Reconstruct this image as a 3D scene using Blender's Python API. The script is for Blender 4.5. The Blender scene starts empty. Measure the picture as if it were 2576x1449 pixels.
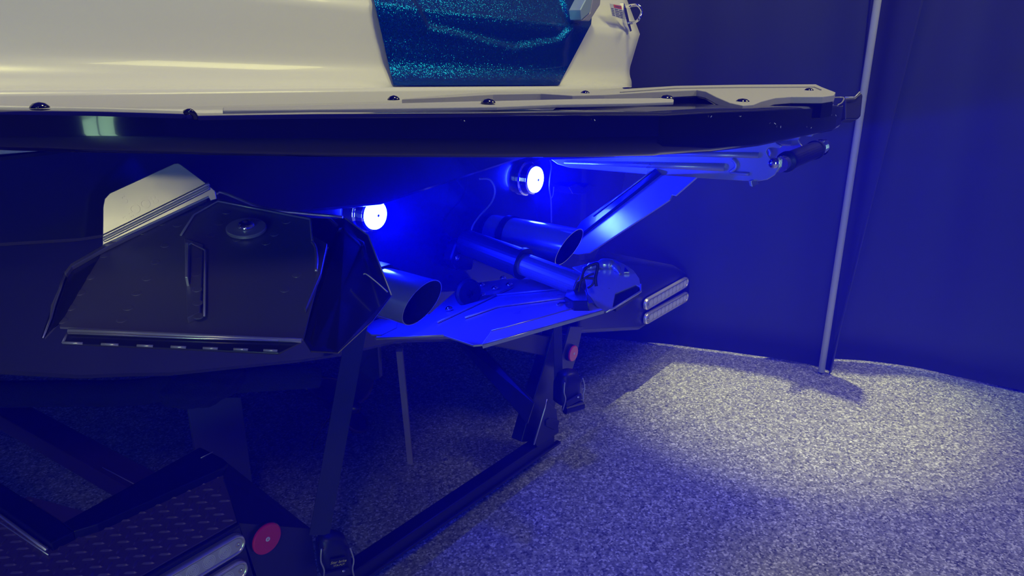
import bpy, bmesh, math, random
from mathutils import Vector, Matrix
random.seed(7)
scene = bpy.context.scene
C = scene.collection

# ------------------------------------------------------------------ camera
F = 1860.0                                  # focal length in pixels of the 2576 px frame
PITCH = math.radians(19.2)
CT, ST = math.cos(PITCH), math.sin(PITCH)
CAM = Vector((0, 0, 1.62))
VX = Vector((.7986, .6018, 0)).normalized()
RX = Vector((VX.y, -VX.x, 0))
UP = Vector((0, 0, 1))
cd = bpy.data.cameras.new('camera')
cd.sensor_width = 36; cd.lens = F / 2576 * 36; cd.clip_start = .02; cd.clip_end = 60
cam = bpy.data.objects.new('camera', cd); C.objects.link(cam)
fw = VX * CT - UP * ST
cam.matrix_world = Matrix((
    (RX.x, (VX * ST + UP * CT).x, -fw.x, CAM.x),
    (RX.y, (VX * ST + UP * CT).y, -fw.y, CAM.y),
    (RX.z, (VX * ST + UP * CT).z, -fw.z, CAM.z), (0, 0, 0, 1)))
scene.camera = cam
vs = scene.view_settings
vs.view_transform = 'Standard'; vs.look = 'None'; vs.gamma = 1; vs.use_curve_mapping = False
vs.exposure = 0.0
try:
    scene.cycles.use_denoising = True
    scene.cycles.volume_step_rate = 4; scene.cycles.volume_bounces = 1
    scene.cycles.sample_clamp_indirect = 4
except Exception: pass

# ------------------------------------------------------------------ world, room lights and added accent lights
w = bpy.data.worlds.new('world'); scene.world = w; w.use_nodes = True
bg = w.node_tree.nodes['Background']
bg.inputs[0].default_value = (0.02, 0.02, 1.0, 1); bg.inputs[1].default_value = .33

def area(name, loc, target, size, power, col, sy=None, spread=180):
    l = bpy.data.lights.new(name, 'AREA'); l.energy = power; l.color = col
    l.size = size
    if sy: l.shape = 'RECTANGLE'; l.size_y = sy
    l.spread = math.radians(spread)
    o = bpy.data.objects.new(name, l); C.objects.link(o)
    o.location = loc
    o.rotation_euler = (Vector(target) - Vector(loc)).to_track_quat('-Z', 'Y').to_euler()
    return o
def spot(name, loc, target, power, col, ang, blend, r=.08):
    l = bpy.data.lights.new(name, 'SPOT'); l.energy = power; l.color = col
    l.spot_size = math.radians(ang); l.spot_blend = blend; l.shadow_soft_size = r
    o = bpy.data.objects.new(name, l); C.objects.link(o)
    o.location = loc
    o.rotation_euler = (Vector(target) - Vector(loc)).to_track_quat('-Z', 'Y').to_euler()
    return o
area('warm_side_light', (-1.5, -1.4, 3.7), (.9, 1.5, 1.5), .5, 14, (1, .95, .80), .5)
area('added_teal_glint_light', (3.3, -.9, 3.9), (1.6, 1.5, 1.5), 1.4, 34, (1, .95, .6), 1.0)  # added light, placed where the teal emboss mirrors it, to brighten that panel
spot('added_fin_spot', (-1.35, -1.17, 2.08), (.60, 1.33, 1.195), 42, (1, .93, .66), 6.5, .6, .12)  # added narrow spot, set along the fin's mirror direction to make it shine
area('warm_ceiling_light', (1.5, .3, 4.4), (1.5, 1.3, 1.4), .5, 44, (1, .95, .50), .5)
spot('warm_track_light', (4.06, .7, 12.0), (3.32, .82, 0), 5200, (1, 1, .78), 9.6, .8, .06)
spot('teal_side_light', (1.8, -3.2, 3.6), (4.0, -.12, 0), 160, (.35, 1, .75), 14, .8, .1)
spot('blue_stage_light', (-1.0, -3.2, 3.6), (2.7, -.15, 0), 800, (.14, .12, 1), 27, .8, .1)
spot('blue_curtain_light', (1.2, -3.0, 1.2), (3.98, -.05, 1.35), 110, (.03, .02, 1), 20, .9, .1)

# ------------------------------------------------------------------ pixel to place
def ray(u, v):
    a = (u - 1288) / F; b = (v - 724.5) / F
    return VX * (CT - b * ST) + RX * a - UP * (ST + b * CT)
def D(u, v, depth): return CAM + ray(u, v) * depth
def PL(u, v, pl):
    p0, n = pl; d = ray(u, v)
    return CAM + d * ((p0 - CAM).dot(n) / d.dot(n))
def Zp(u, v, z): return PL(u, v, (Vector((0, 0, z)), Vector((0, 0, 1))))
def Yp(u, v, y): return PL(u, v, (Vector((0, y, 0)), Vector((0, 1, 0))))
def Xp(u, v, x): return PL(u, v, (Vector((x, 0, 0)), Vector((1, 0, 0))))
def plane3(a, b, c):
    n = (b - a).cross(c - a).normalized()
    if n.dot(a - CAM) > 0: n = -n           # n faces the viewer's side
    return (a, n)
def proj(p):
    q = p - CAM; z = q.dot(fw)
    return (1288 + F * q.dot(RX) / z, 724.5 - F * q.dot(VX * ST + UP * CT) / z)

# ------------------------------------------------------------------ materials
def nt(name):
    m = bpy.data.materials.new(name); m.use_nodes = True
    return m, m.node_tree, m.node_tree.nodes['Principled BSDF']
def bump(t, b, scale, strength, dist=.002, detail=3, kind='noise', stretch=None, src=None):
    tc = t.nodes.new('ShaderNodeTexCoord'); mp = t.nodes.new('ShaderNodeMapping')
    t.links.new(tc.outputs['Object'], mp.inputs[0])
    if stretch: mp.inputs['Scale'].default_value = stretch
    n = t.nodes.new('ShaderNodeTexNoise' if kind == 'noise' else 'ShaderNodeTexVoronoi')
    n.inputs['Scale'].default_value = scale
    if kind == 'noise': n.inputs['Detail'].default_value = detail
    t.links.new(mp.outputs[0], n.inputs['Vector'])
    bm = t.nodes.new('ShaderNodeBump'); bm.inputs['Strength'].default_value = strength
    bm.inputs['Distance'].default_value = dist
    t.links.new(n.outputs[0], bm.inputs['Height']); t.links.new(bm.outputs[0], b.inputs['Normal'])
    return n
def simple(name, col, rough=.5, metal=0, coat=0, spec=.5, bscale=None, bstr=.1, bd=.002, stretch=None, var=0):
    m, t, b = nt(name)
    b.inputs['Base Color'].default_value = (*col, 1); b.inputs['Roughness'].default_value = rough
    b.inputs['Metallic'].default_value = metal; b.inputs['Coat Weight'].default_value = coat
    b.inputs['Specular IOR Level'].default_value = spec
    if bscale:
        n = bump(t, b, bscale, bstr, bd, stretch=stretch)
        if var:
            r = t.nodes.new('ShaderNodeMapRange'); r.inputs['To Min'].default_value = max(.01, rough - var)
            r.inputs['To Max'].default_value = rough + var
            t.links.new(n.outputs[0], r.inputs[0]); t.links.new(r.outputs[0], b.inputs['Roughness'])
    return m
M = {}
M['gel'] = simple('white_gelcoat', (.80, .79, .75), .28, coat=.4, bscale=5, bstr=.03)
M['tip'] = simple('exhaust_steel', (.46, .46, .48), .15, .62, bscale=10, bstr=.05, bd=.003)
M['ring'] = simple('moulded_ring', (.85, .85, .88), .3, bscale=50, bstr=.02)
M['navy'] = simple('black_navy_gelcoat', (.006, .006, .012), .10, coat=.6, bscale=9, bstr=.06, bd=.004)
M['hullblack'] = simple('black_hull_gelcoat', (.022, .022, .034), .20, coat=.3, bscale=4, bstr=.05)
M['steel'] = simple('polished_stainless', (.50, .49, .50), .30, .48, bscale=14, bstr=.06, bd=.003, var=.06)
M['tab'] = simple('brushed_stainless_tab', (.26, .25, .27), .36, .6, bscale=5, bstr=.05, bd=.004, var=.07)
M['brightsteel'] = simple('bright_steel_edge', (.85, .82, .74), .28, .85, bscale=60, bstr=.2, bd=.001)
M['chrome'] = simple('chrome', (.85, .85, .86), .07, 1, bscale=30, bstr=.02)
M['pad'] = simple('grey_foam_deck', (.42, .41, .39), .75, bscale=180, bstr=.25, bd=.001)
M['padedge'] = simple('foam_edge', (.22, .22, .22), .8, bscale=120, bstr=.2)
M['paint'] = simple('black_trailer_paint', (.008, .008, .012), .42, bscale=60, bstr=.08, bd=.001)
M['paintb'] = simple('black_gloss_paint', (.024, .022, .034), .42, bscale=40, bstr=.05)
M['rail'] = simple('dark_brown_rail', (.055, .035, .045), .42, bscale=30, bstr=.08)
M['rubber'] = simple('black_rubber', (.012, .012, .014), .42, bscale=50, bstr=.15)
M['web'] = simple('black_webbing', (.02, .02, .028), .7, bscale=260, bstr=.5, bd=.001, stretch=(1, 1, .1))
M['red'] = simple('red_reflector_plastic', (.78, .02, .07), .30, coat=.5, bscale=300, bstr=.15)
M['white'] = simple('white_rivet', (.75, .75, .75), .4, bscale=50, bstr=.02)
M['wood'] = simple('raw_wood', (.38, .30, .24), .7, bscale=30, bstr=.2, stretch=(6, 6, .6))
M['board'] = simple('grey_board', (.10, .10, .13), .8, bscale=20, bstr=.1)
M['carpet'] = simple('bunk_carpet', (.010, .010, .014), .95, bscale=250, bstr=.8, bd=.004)
M['bronze'] = simple('dark_bronze', (.05, .035, .03), .35, .9, bscale=20, bstr=.05)
M['alu'] = simple('aluminium_pole', (.55, .55, .53), .45, 0, bscale=60, bstr=.05)
M['yellow'] = simple('yellow_print', (.75, .62, .12), .6, bscale=50, bstr=.02)
M['labelwhite'] = simple('label_white', (.62, .62, .64), .5, bscale=50, bstr=.02)
M['orange'] = simple('label_orange', (.75, .10, .05), .5, bscale=50, bstr=.02)
M['ink'] = simple('label_ink', (.12, .12, .22), .6, bscale=50, bstr=.02)
M['wire'] = simple('cable_jacket', (.25, .25, .28), .35, bscale=80, bstr=.05)
M['mirror'] = simple('brushed_latch', (.55, .75, .78), .25, .6, bscale=40, bstr=.04)

def curtain_mat():
    m, t, b = nt('black_curtain_cloth')
    b.inputs['Base Color'].default_value = (.013, .013, .016, 1); b.inputs['Roughness'].default_value = .6
    b.inputs['Sheen Weight'].default_value = .08
    bump(t, b, 2.2, .35, .03, 4, stretch=(1, 1, .22))
    return m
M['curtain'] = curtain_mat()

def floor_mat():
    m, t, b = nt('flake_epoxy_floor')
    tc = t.nodes.new('ShaderNodeTexCoord')
    v = t.nodes.new('ShaderNodeTexVoronoi'); v.inputs['Scale'].default_value = 150
    t.links.new(tc.outputs['Object'], v.inputs['Vector'])
    v2 = t.nodes.new('ShaderNodeTexVoronoi'); v2.inputs['Scale'].default_value = 75
    t.links.new(tc.outputs['Object'], v2.inputs['Vector'])
    def ramp(els):
        r = t.nodes.new('ShaderNodeValToRGB'); r.color_ramp.interpolation = 'CONSTANT'
        e = r.color_ramp.elements
        e[0].position = els[0][0]; e[0].color = (*els[0][1], 1)
        e[1].position = els[1][0]; e[1].color = (*els[1][1], 1)
        for p, c in els[2:]:
            q = e.new(p); q.color = (*c, 1)
        return r
    s1 = t.nodes.new('ShaderNodeSeparateColor'); t.links.new(v.outputs['Color'], s1.inputs[0])
    s2 = t.nodes.new('ShaderNodeSeparateColor'); t.links.new(v2.outputs['Color'], s2.inputs[0])
    r1 = ramp([(0, (.06, .06, .07)), (.16, (.16, .16, .17)), (.42, (.27, .27, .28)), (.68, (.40, .40, .39)), (.86, (.72, .72, .70))])
    r2 = ramp([(0, (.10, .10, .11)), (.3, (.25, .25, .26)), (.7, (.34, .34, .33)), (.92, (.60, .60, .58))])
    t.links.new(s1.outputs[0], r1.inputs[0]); t.links.new(s2.outputs[1], r2.inputs[0])
    mx = t.nodes.new('ShaderNodeMix'); mx.data_type = 'RGBA'; mx.inputs[0].default_value = .35
    t.links.new(r1.outputs[0], mx.inputs[6]); t.links.new(r2.outputs[0], mx.inputs[7])
    t.links.new(mx.outputs[2], b.inputs['Base Color'])
    b.inputs['Roughness'].default_value = .45
    bm = t.nodes.new('ShaderNodeBump'); bm.inputs['Strength'].default_value = .4; bm.inputs['Distance'].default_value = .002
    t.links.new(s1.outputs[1], bm.inputs['Height']); t.links.new(bm.outputs[0], b.inputs['Normal'])
    return m
M['floor'] = floor_mat()

def glitter_mat():
    m, t, b = nt('teal_metalflake')
    tc = t.nodes.new('ShaderNodeTexCoord')
    v = t.nodes.new('ShaderNodeTexVoronoi'); v.inputs['Scale'].default_value = 520
    t.links.new(tc.outputs['Object'], v.inputs['Vector'])
    sub = t.nodes.new('ShaderNodeVectorMath'); sub.operation = 'SUBTRACT'; sub.inputs[1].default_value = (.5, .5, .5)
    t.links.new(v.outputs['Color'], sub.inputs[0])
    sc = t.nodes.new('ShaderNodeVectorMath'); sc.operation = 'SCALE'; sc.inputs['Scale'].default_value = .52
    t.links.new(sub.outputs[0], sc.inputs[0])
    g = t.nodes.new('ShaderNodeNewGeometry')
    ad = t.nodes.new('ShaderNodeVectorMath'); ad.operation = 'ADD'
    t.links.new(g.outputs['Normal'], ad.inputs[0]); t.links.new(sc.outputs[0], ad.inputs[1])
    no = t.nodes.new('ShaderNodeVectorMath'); no.operation = 'NORMALIZE'
    t.links.new(ad.outputs[0], no.inputs[0]); t.links.new(no.outputs[0], b.inputs['Normal'])
    b.inputs['Base Color'].default_value = (.0, .15, .46, 1)
    b.inputs['Metallic'].default_value = .95; b.inputs['Roughness'].default_value = .22
    b.inputs['Coat Weight'].default_value = .8; b.inputs['Coat Roughness'].default_value = .06
    return m
M['teal'] = glitter_mat()

def emis(name, col, s):
    m, t, b = nt(name)
    b.inputs['Base Color'].default_value = (.8, .8, .8, 1)
    b.inputs['Emission Color'].default_value = (*col, 1); b.inputs['Emission Strength'].default_value = s
    return m
M['led'] = emis('blue_led_lens', (.0020, .0050, 1), 1250)
M['daylight'] = emis('daylight_glass', (.45, .85, 1), 6.0)

def lens_mat():
    m, t, b = nt('clear_lamp_lens')
    tc = t.nodes.new('ShaderNodeTexCoord')
    b.inputs['Base Color'].default_value = (.62, .61, .66, 1); b.inputs['Roughness'].default_value = .18
    b.inputs['Metallic'].default_value = .35; b.inputs['Coat Weight'].default_value = .8
    return m
M['lens'] = lens_mat()

# ------------------------------------------------------------------ object helpers
def root_loc(p):
    while p is not None and p.parent is not None: p = p.parent
    return p.location.copy() if p is not None else Vector((0, 0, 0))
def mk(name, bm, mat, parent=None, smooth=False, bevel=0, label=None, kind=None, seg=2):
    if isinstance(mat, str): mat = M[mat]
    org = root_loc(parent)
    if parent is None:
        org = Vector((0, 0, 0))
    bmesh.ops.recalc_face_normals(bm, faces=bm.faces)
    for v in bm.verts: v.co -= org
    me = bpy.data.meshes.new(name); bm.to_mesh(me); bm.free()
    if smooth:
        for p in me.polygons: p.use_smooth = True
    me.materials.append(mat)
    o = bpy.data.objects.new(name, me); C.objects.link(o)
    if parent is not None: o.parent = parent
    if bevel:
        b = o.modifiers.new('bevel', 'BEVEL'); b.width = bevel; b.segments = seg; b.limit_method = 'ANGLE'
        b.angle_limit = math.radians(35)
    if label: o['label'] = label
    if kind: o['kind'] = kind
    return o
def thing(name, loc, label, cat, group=None):
    o = bpy.data.objects.new(name, None); C.objects.link(o); o.location = Vector(loc)
    o.empty_display_size = .1
    o['label'] = label; o['category'] = cat
    if group: o['group'] = group
    return o
def B(): return bmesh.new()
def slab(bm, pts, vec):
    """closed prism from an outline and a thickness vector"""
    n = len(pts)
    a = [bm.verts.new(p) for p in pts]; b = [bm.verts.new(p + vec) for p in pts]
    bm.faces.new(a); bm.faces.new(b[::-1])
    for i in range(n):
        bm.faces.new((a[i], a[(i + 1) % n], b[(i + 1) % n], b[i]))
    return bm
def beam(bm, p, q, wd, ht, up=UP):
    d = (q - p).normalized(); s = d.cross(up).normalized(); t = s.cross(d).normalized()
    a = [p + s * (wd / 2 * i) + t * (ht / 2 * j) for i, j in ((-1, -1), (1, -1), (1, 1), (-1, 1))]
    return slab(bm, a, q - p)
def frame_of(d):
    d = d.normalized(); u = d.cross(UP)
    if u.length < 1e-3: u = d.cross(Vector((1, 0, 0)))
    u.normalize(); return u, d.cross(u).normalized()
def tube(bm, pts, r, seg=10, cap=True):
    rings = []
    rr = r if isinstance(r, (list, tuple)) else [r] * len(pts)
    prev = None
    for i, p in enumerate(pts):
        d = (pts[min(i + 1, len(pts) - 1)] - pts[max(i - 1, 0)]).normalized()
        if prev is None: u, v = frame_of(d)
        else:
            u = (prev - d * prev.dot(d)).normalized(); v = d.cross(u)
        prev = u
        rings.append([bm.verts.new(p + (u * math.cos(2 * math.pi * k / seg) + v * math.sin(2 * math.pi * k / seg)) * rr[i]) for k in range(seg)])
    for a, b in zip(rings, rings[1:]):
        for k in range(seg):
            bm.faces.new((a[k], a[(k + 1) % seg], b[(k + 1) % seg], b[k]))
    if cap:
        bm.faces.new(rings[0][::-1]); bm.faces.new(rings[-1])
    return bm
def lathe(bm, c, axis, prof, seg=28, close=True):
    """prof: list of (offset along axis, radius)"""
    u, v = frame_of(axis); a = axis.normalized(); rings = []
    for h, r in prof:
        r = max(r, 1e-5)
        rings.append([bm.verts.new(c + a * h + (u * math.cos(2 * math.pi * k / seg) + v * math.sin(2 * math.pi * k / seg)) * r) for k in range(seg)])
    for p, q in zip(rings, rings[1:]):
        for k in range(seg):
            bm.faces.new((p[k], p[(k + 1) % seg], q[(k + 1) % seg], q[k]))
    if close:
        bm.faces.new(rings[0][::-1]); bm.faces.new(rings[-1])
    return bm
def smooth_path(pts, n=6):
    out = []
    P = [pts[0]] + list(pts) + [pts[-1]]
    for i in range(1, len(P) - 2):
        for k in range(n):
            t = k / n
            a, b, c, d = P[i - 1], P[i], P[i + 1], P[i + 2]
            out.append(.5 * ((2 * b) + (c - a) * t + (2 * a - 5 * b + 4 * c - d) * t * t + (3 * b - a - 3 * c + d) * t ** 3))
    out.append(pts[-1]); return out
def text(s, loc, xdir, ydir, size, mat, parent, name, ext=.0006, italic=0, align='CENTER'):
    cu = bpy.data.curves.new(name, 'FONT'); cu.body = s; cu.size = size; cu.extrude = ext
    cu.align_x = align; cu.align_y = 'CENTER'; cu.shear = italic
    cu.materials.append(M[mat])
    o = bpy.data.objects.new(name, cu); C.objects.link(o)
    x = xdir.normalized(); z = x.cross(ydir).normalized(); y = z.cross(x)
    o.parent = parent
    mw = Matrix(((x.x, y.x, z.x, loc.x), (x.y, y.y, z.y, loc.y), (x.z, y.z, z.z, loc.z), (0, 0, 0, 1)))
    mw.translation -= root_loc(parent)
    dg = bpy.context.evaluated_depsgraph_get()
    me = bpy.data.meshes.new_from_object(o.evaluated_get(dg))
    bpy.data.objects.remove(o)
    o = bpy.data.objects.new(name, me); C.objects.link(o); o.parent = parent
    me.transform(mw)
    if not me.materials: me.materials.append(M[mat])
    return o

# ================================================================== THE SETTING
bm = B(); slab(bm, [Vector((-7, -7, 0)), Vector((8, -7, 0)), Vector((8, 9, 0)), Vector((-7, 9, 0))], Vector((0, 0, -.05)))
o = mk('floor', bm, 'floor', kind='structure')

# wall behind the viewer with a glazed opening whose daylight mirrors in the platform edge
bm = B()
WX = -5.2
def wrect(bm, x, y0, y1, z0, z1, th=.12): slab(bm, [Vector((x, y0, z0)), Vector((x, y1, z0)), Vector((x, y1, z1)), Vector((x, y0, z1))], Vector((-th, 0, 0)))
wy0, wy1, wz0, wz1 = -3.4, -1.6, .03, 2.5
wrect(bm, WX, -7, wy0, 0, 4.5); wrect(bm, WX, wy1, 8.9, 0, 4.5)
wrect(bm, WX, wy0, wy1, 0, wz0); wrect(bm, WX, wy0, wy1, wz1, 4.5)
mk('wall_left', bm, simple('dim_wall_paint', (.16, .15, .17), .8, bscale=30, bstr=.05), kind='structure')
bm = B(); wrect(bm, WX - .05, wy0, wy1, wz0, wz1, .02)
win = mk('window_1', bm, 'daylight', kind='structure')
bm = B()
for y in (wy0 + .04, (wy0 + wy1) / 2, wy1 - .04): wrect(bm, WX + .01, y - .035, y + .035, wz0, wz1, .05)
for z in (wz0 + .04, .95, wz1 - .04): wrect(bm, WX + .01, wy0, wy1, z - .035, z + .035, .05)
mk('window_frame', bm, 'paintb', win)

# curtains hung on the starboard side
hemL = [Vector((3.38, 8.6, .015)), Vector((3.30, 5.5, .015)), Vector((3.26, 3.6, .015)), Zp(1300, 812, .015), Zp(1480, 846, .015), Zp(1700, 868, .015), Zp(1900, 893, .015), Zp(2040, 917, .015), Zp(2088, 930, .015)]
hemR = [Zp(2080, 917, .015), Zp(2200, 925, .015), Zp(2330, 948, .015), Zp(2460, 975, .015), Zp(2600, 1004, .015), Zp(2760, 1040, .015)]
def drape(hem, top_shift, fold, name, label, ext0, ext1, n=90, H=4.4):
    pts = smooth_path([hem[0] + (hem[0] - hem[1]).normalized() * ext0] + hem + [hem[-1] + (hem[-1] - hem[-2]).normalized() * ext1], max(6, n // (len(hem) + 1)))
    bm = B(); rows = []
    nz = 24
    s = 0; acc = [0]
    for a, b in zip(pts, pts[1:]): s += (b - a).length; acc.append(s)
    for j in range(nz + 1):
        t = j / nz; row = []
        for i, p in enumerate(pts):
            d = (pts[min(i + 1, len(pts) - 1)] - pts[max(0, i - 1)]).normalized(); nn = Vector((-d.y, d.x, 0))
            ph = acc[i]
            amp = fold * (.35 + .65 * t)
            off = amp * (math.sin(ph * 9.5 + 1.3 * math.sin(ph * 2.1)) + .4 * math.sin(ph * 21 + t * 2))
            q = p + nn * off + Vector((0, 0, (H) * t)) + d * (top_shift * min(1, t * 2.2) * (i / (len(pts) - 1)) ** 8)
            if top_shift: q += (Vector((CAM.x, CAM.y, 0)) - Vector((q.x, q.y, 0))).normalized() * (.05 * (i / (len(pts) - 1)) ** 10 * max(0, 1 - t * 5.5))
            row.append(bm.verts.new(q))
        rows.append(row)
    for a, b in zip(rows, rows[1:]):
        for i in range(len(a) - 1): bm.faces.new((a[i], a[i + 1], b[i + 1], b[i]))
    o = mk(name, bm, 'curtain', smooth=True)
    sm = o.modifiers.new('cloth_thickness', 'SOLIDIFY'); sm.thickness = .006; sm.offset = 0
    o['label'] = label; o['category'] = 'curtain'
    return o
hemL_pts = hemL
drape(hemL, -.16, .012, 'curtain', 'black floor-length drape behind the boat stern, left of the aluminium pole', .05, 0, 150)
hemR = [p + Vector((.085, .02, 0)) for p in hemR]
drape(hemR, 0, .022, 'curtain', 'black floor-length drape right of the aluminium pole at the edge of the picture', .25, 2.5)
pb = Zp(2080, 926, 0.0) + Vector((-.085, .005, 0))
bm = B(); lathe(bm, Vector((pb.x, pb.y, .012)), UP, [(0, .016), (4.35, .016)], 16)
o = mk('curtain_pole', bm, 'alu', smooth=True)
o['label'] = 'upright grey aluminium pole standing between the two black drapes'; o['category'] = 'pole'
# ================================================================== THE BOAT
YT = 1.48
boat = thing('wake_boat', (1.56, YT, .60), 'white and teal boat with black swim platform and glowing blue underwater lights', 'boat')
def zl(X):     # height of the moulded ledge above the platform along the transom
    return 1.525 - (X - .51) * (1.525 - 1.407) / (2.78 - .51)
def prof(k):   # (Y, height over ledge) of the upper transom
    return k
R = .075
P_up = [(YT, -.16), (YT, -.012), (YT + .004, -.003), (YT + .014, 0)]
for a in range(1, 9):
    an = a / 8 * math.pi / 2
    P_up.append((YT + .014 + R * math.sin(an), R * (1 - math.cos(an))))
zc_ = None
Ywall = YT + .014 + R
P_up += [(Ywall + .003, R + .05), (Ywall + .002, R + .11)]
CR = R + .135                                # crease height at the middle
P_up += [(Ywall + .004, CR), (Ywall + .020, CR + .02), (Ywall + .06, CR + .08), (Ywall + .14, CR + .2), (Ywall + .26, CR + .42), (Ywall + .40, CR + .7)]
def upnt(X, k, off=0):
    y, h = P_up[k]
    return Vector((X, y - off, zl(X) + h))
def upx(k, uf, lo=-1.5, hi=4.5, off=0):
    """X on profile row k where the surface meets the image curve u = uf(v)"""
    for _ in range(50):
        mid = (lo + hi) / 2
        u, v = proj(upnt(mid, k, off))
        if u < uf(v): lo = mid
        else: hi = mid
    return (lo + hi) / 2
def pw(pts):
    def f(v):
        if v <= pts[0][0]: return pts[0][1] + (v - pts[0][0]) * (pts[1][1] - pts[0][1]) / (pts[1][0] - pts[0][0])
        for (a, ua), (b, ub) in zip(pts, pts[1:]):
            if v <= b: return ua + (ub - ua) * (v - a) / (b - a)
        return pts[-1][1]
    return f
sil = pw([(-200, 1500), (0, 1578), (50, 1596), (85, 1610), (172, 1584), (190, 1584), (204, 1589), (260, 1590)])
bm = B(); rows = []
for k in range(len(P_up)):
    x1 = upx(k, sil); row = []
    N = 60
    for i in range(N + 1):
        X = -.15 + (x1 + .15) * i / N
        row.append(bm.verts.new(upnt(X, k)))
    # the rounded starboard corner and the side going forward
    y0, h0 = P_up[k]
    for (dx, dy) in ((.010, .008), (.016, .03), (.018, .4), (.02, 4.2)):
        row.append(bm.verts.new(Vector((x1 + dx, y0 + dy, zl(x1) + h0))))
    row.insert(0, bm.verts.new(Vector((-.17, y0 + .03, zl(-.15) + h0)))); row.insert(0, bm.verts.new(Vector((-.2, y0 + 4.2, zl(-.15) + h0))))
    rows.append(row)
for a, b in zip(rows, rows[1:]):
    for i in range(len(a) - 1): bm.faces.new((a[i], a[i + 1], b[i + 1], b[i]))
bm.faces.new(rows[-1])
o = mk('upper_hull', bm, 'gel', boat, smooth=True, label='white moulded upper transom and topsides')
o.data.polygons.foreach_set('use_smooth', [True] * len(o.data.polygons))

# teal metal-flake panel following the transom
tl = pw([(-200, 888), (0, 933), (205, 980), (220, 984)])
tr = pw([(-200, 1475), (40, 1483), (62, 1481), (203, 1406), (220, 1398)])
kt = list(range(4, len(P_up) - 2))
fine = []
for k in kt[:-1]:
    (ya, ha), (yb, hb) = P_up[k], P_up[k + 1]
    nn = max(2, int(math.hypot(yb - ya, hb - ha) / .008))
    for j in range(nn): fine.append((ya + (yb - ya) * j / nn, ha + (hb - ha) * j / nn))
def fp(X, yh, off=.004): return Vector((X, yh[0] - off, zl(X) + yh[1] + off * .2))
def fx(yh, uf):
    lo, hi = -1.5, 4.5
    for _ in range(40):
        mid = (lo + hi) / 2
        u, v = proj(fp(mid, yh))
        if u < uf(v): lo = mid
        else: hi = mid
    return (lo + hi) / 2
# emboss line, as points on the transom wall (X, height over ledge)
def onwall(u, v):
    p = Yp(u, v, Ywall); return (p.x, p.z - zl(p.x))
emb = [onwall(*q) for q in ((1046, -60), (1052, 25), (1072, 66), (1180, 92), (1290, 118), (1400, 100), (1434, 66), (1446, 10), (1448, -60))]
def segd(x, h):
    best = 9; sgn = 1
    inside = False
    n = len(emb)
    for i in range(n):
        (x0, h0), (x1, h1) = emb[i], emb[(i + 1) % n]
        if (h0 > h) != (h1 > h) and x < (x1 - x0) * (h - h0) / (h1 - h0) + x0: inside = not inside
        if i < n - 1:
            dx, dh = x1 - x0, h1 - h0; L = dx * dx + dh * dh
            t_ = max(0, min(1, ((x - x0) * dx + (h - h0) * dh) / L))
            best = min(best, math.hypot(x - x0 - t_ * dx, h - h0 - t_ * dh))
    return -best if inside else best
bm = B(); rows = []
for yh in fine:
    a, b = fx(yh, tl), fx(yh, tr); row = []
    for i in range(141):
        X = a + (b - a) * i / 140
        d = segd(X, yh[1])
        s = max(0, min(1, .5 - d / .026)); s = s * s * (3 - 2 * s)
        row.append(bm.verts.new(fp(X, yh, .015 - .011 * s)))
    rows.append(row)
for a, b in zip(rows, rows[1:]):
    for i in range(len(a) - 1): bm.faces.new((a[i], a[i + 1], b[i + 1], b[i]))
o = mk('teal_panel', bm, 'teal', boat, smooth=True, label='teal metal-flake transom panel')

# hatch latch, tow eye, warning label
WF = (Vector((0, Ywall - .004, 0)), Vector((0, 1, 0)))
def wallp(u, v, off=0):
    return Yp(u, v, Ywall + .0 - off)
bm = B(); slab(bm, [wallp(u, v, .05) for u, v in ((1460, 25), (1463, 51), (1484, 32), (1492, -10), (1478, -10))], Vector((0, .05, 0)))
latch = mk('hatch_latch', bm, 'mirror', boat, bevel=.003, label='pale blue and silver folded latch plate at the panel corner')
bm = B(); slab(bm, [wallp(u, v, .045) for u, v in ((1464, 52), (1484, 53), (1510, 12), (1512, -12), (1493, -10), (1485, 32))], Vector((0, .04, 0)))
mk('latch_side', bm, 'steel', latch, bevel=.003)
tp = Yp(1585, 36, Ywall - .01)
bm = B(); slab(bm, [Yp(u, v, Ywall - .012) for u, v in ((1570, 6), (1576, 20), (1584, 55), (1590, 78), (1586, 80), (1577, 58), (1571, 25))], Vector((0, .02, 0)))
eye = mk('tow_eye', bm, 'chrome', boat, bevel=.002, label='chrome U-shaped tow eye')
path = [Yp(1576, 17, Ywall), Yp(1592, 13, Ywall - .05), Yp(1606, 14, Ywall - .08), Yp(1615, 30, Ywall - .09), Yp(1606, 50, Ywall - .08), Yp(1594, 57, Ywall - .05), Yp(1581, 57, Ywall)]
bm = B(); tube(bm, smooth_path(path, 6), .0062, 12); mk('tow_loop', bm, 'chrome', eye, smooth=True)
lab = [Yp(u, v, Ywall - .0045) for u, v in ((1534, 9), (1563, 14), (1571, 50), (1540, 40))]
bm = B(); slab(bm, lab, Vector((0, .001, 0)))
wl = mk('warning_label', bm, 'labelwhite', boat, label='small white warning sticker with a red-orange bar')
def lq(s, t, off=.001):
    a = lab[0].lerp(lab[1], s); b = lab[3].lerp(lab[2], s); p = a.lerp(b, t); return p + Vector((0, -off, 0))
bm = B(); slab(bm, [lq(.30, .02), lq(.97, .02), lq(.97, .26), lq(.30, .26)], Vector((0, .0005, 0))); mk('red_bar', bm, 'orange', wl)
bm = B()
for i in range(5):
    for s0, s1 in ((.04, .24), (.32, .62 + .06 * (i % 2)), (.70, .94)):
        t0 = .34 + i * .13
        slab(bm, [lq(s0, t0), lq(s1, t0), lq(s1, t0 + .055), lq(s0, t0 + .055)], Vector((0, .0005, 0)))
mk('print_lines', bm, 'ink', wl)
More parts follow.
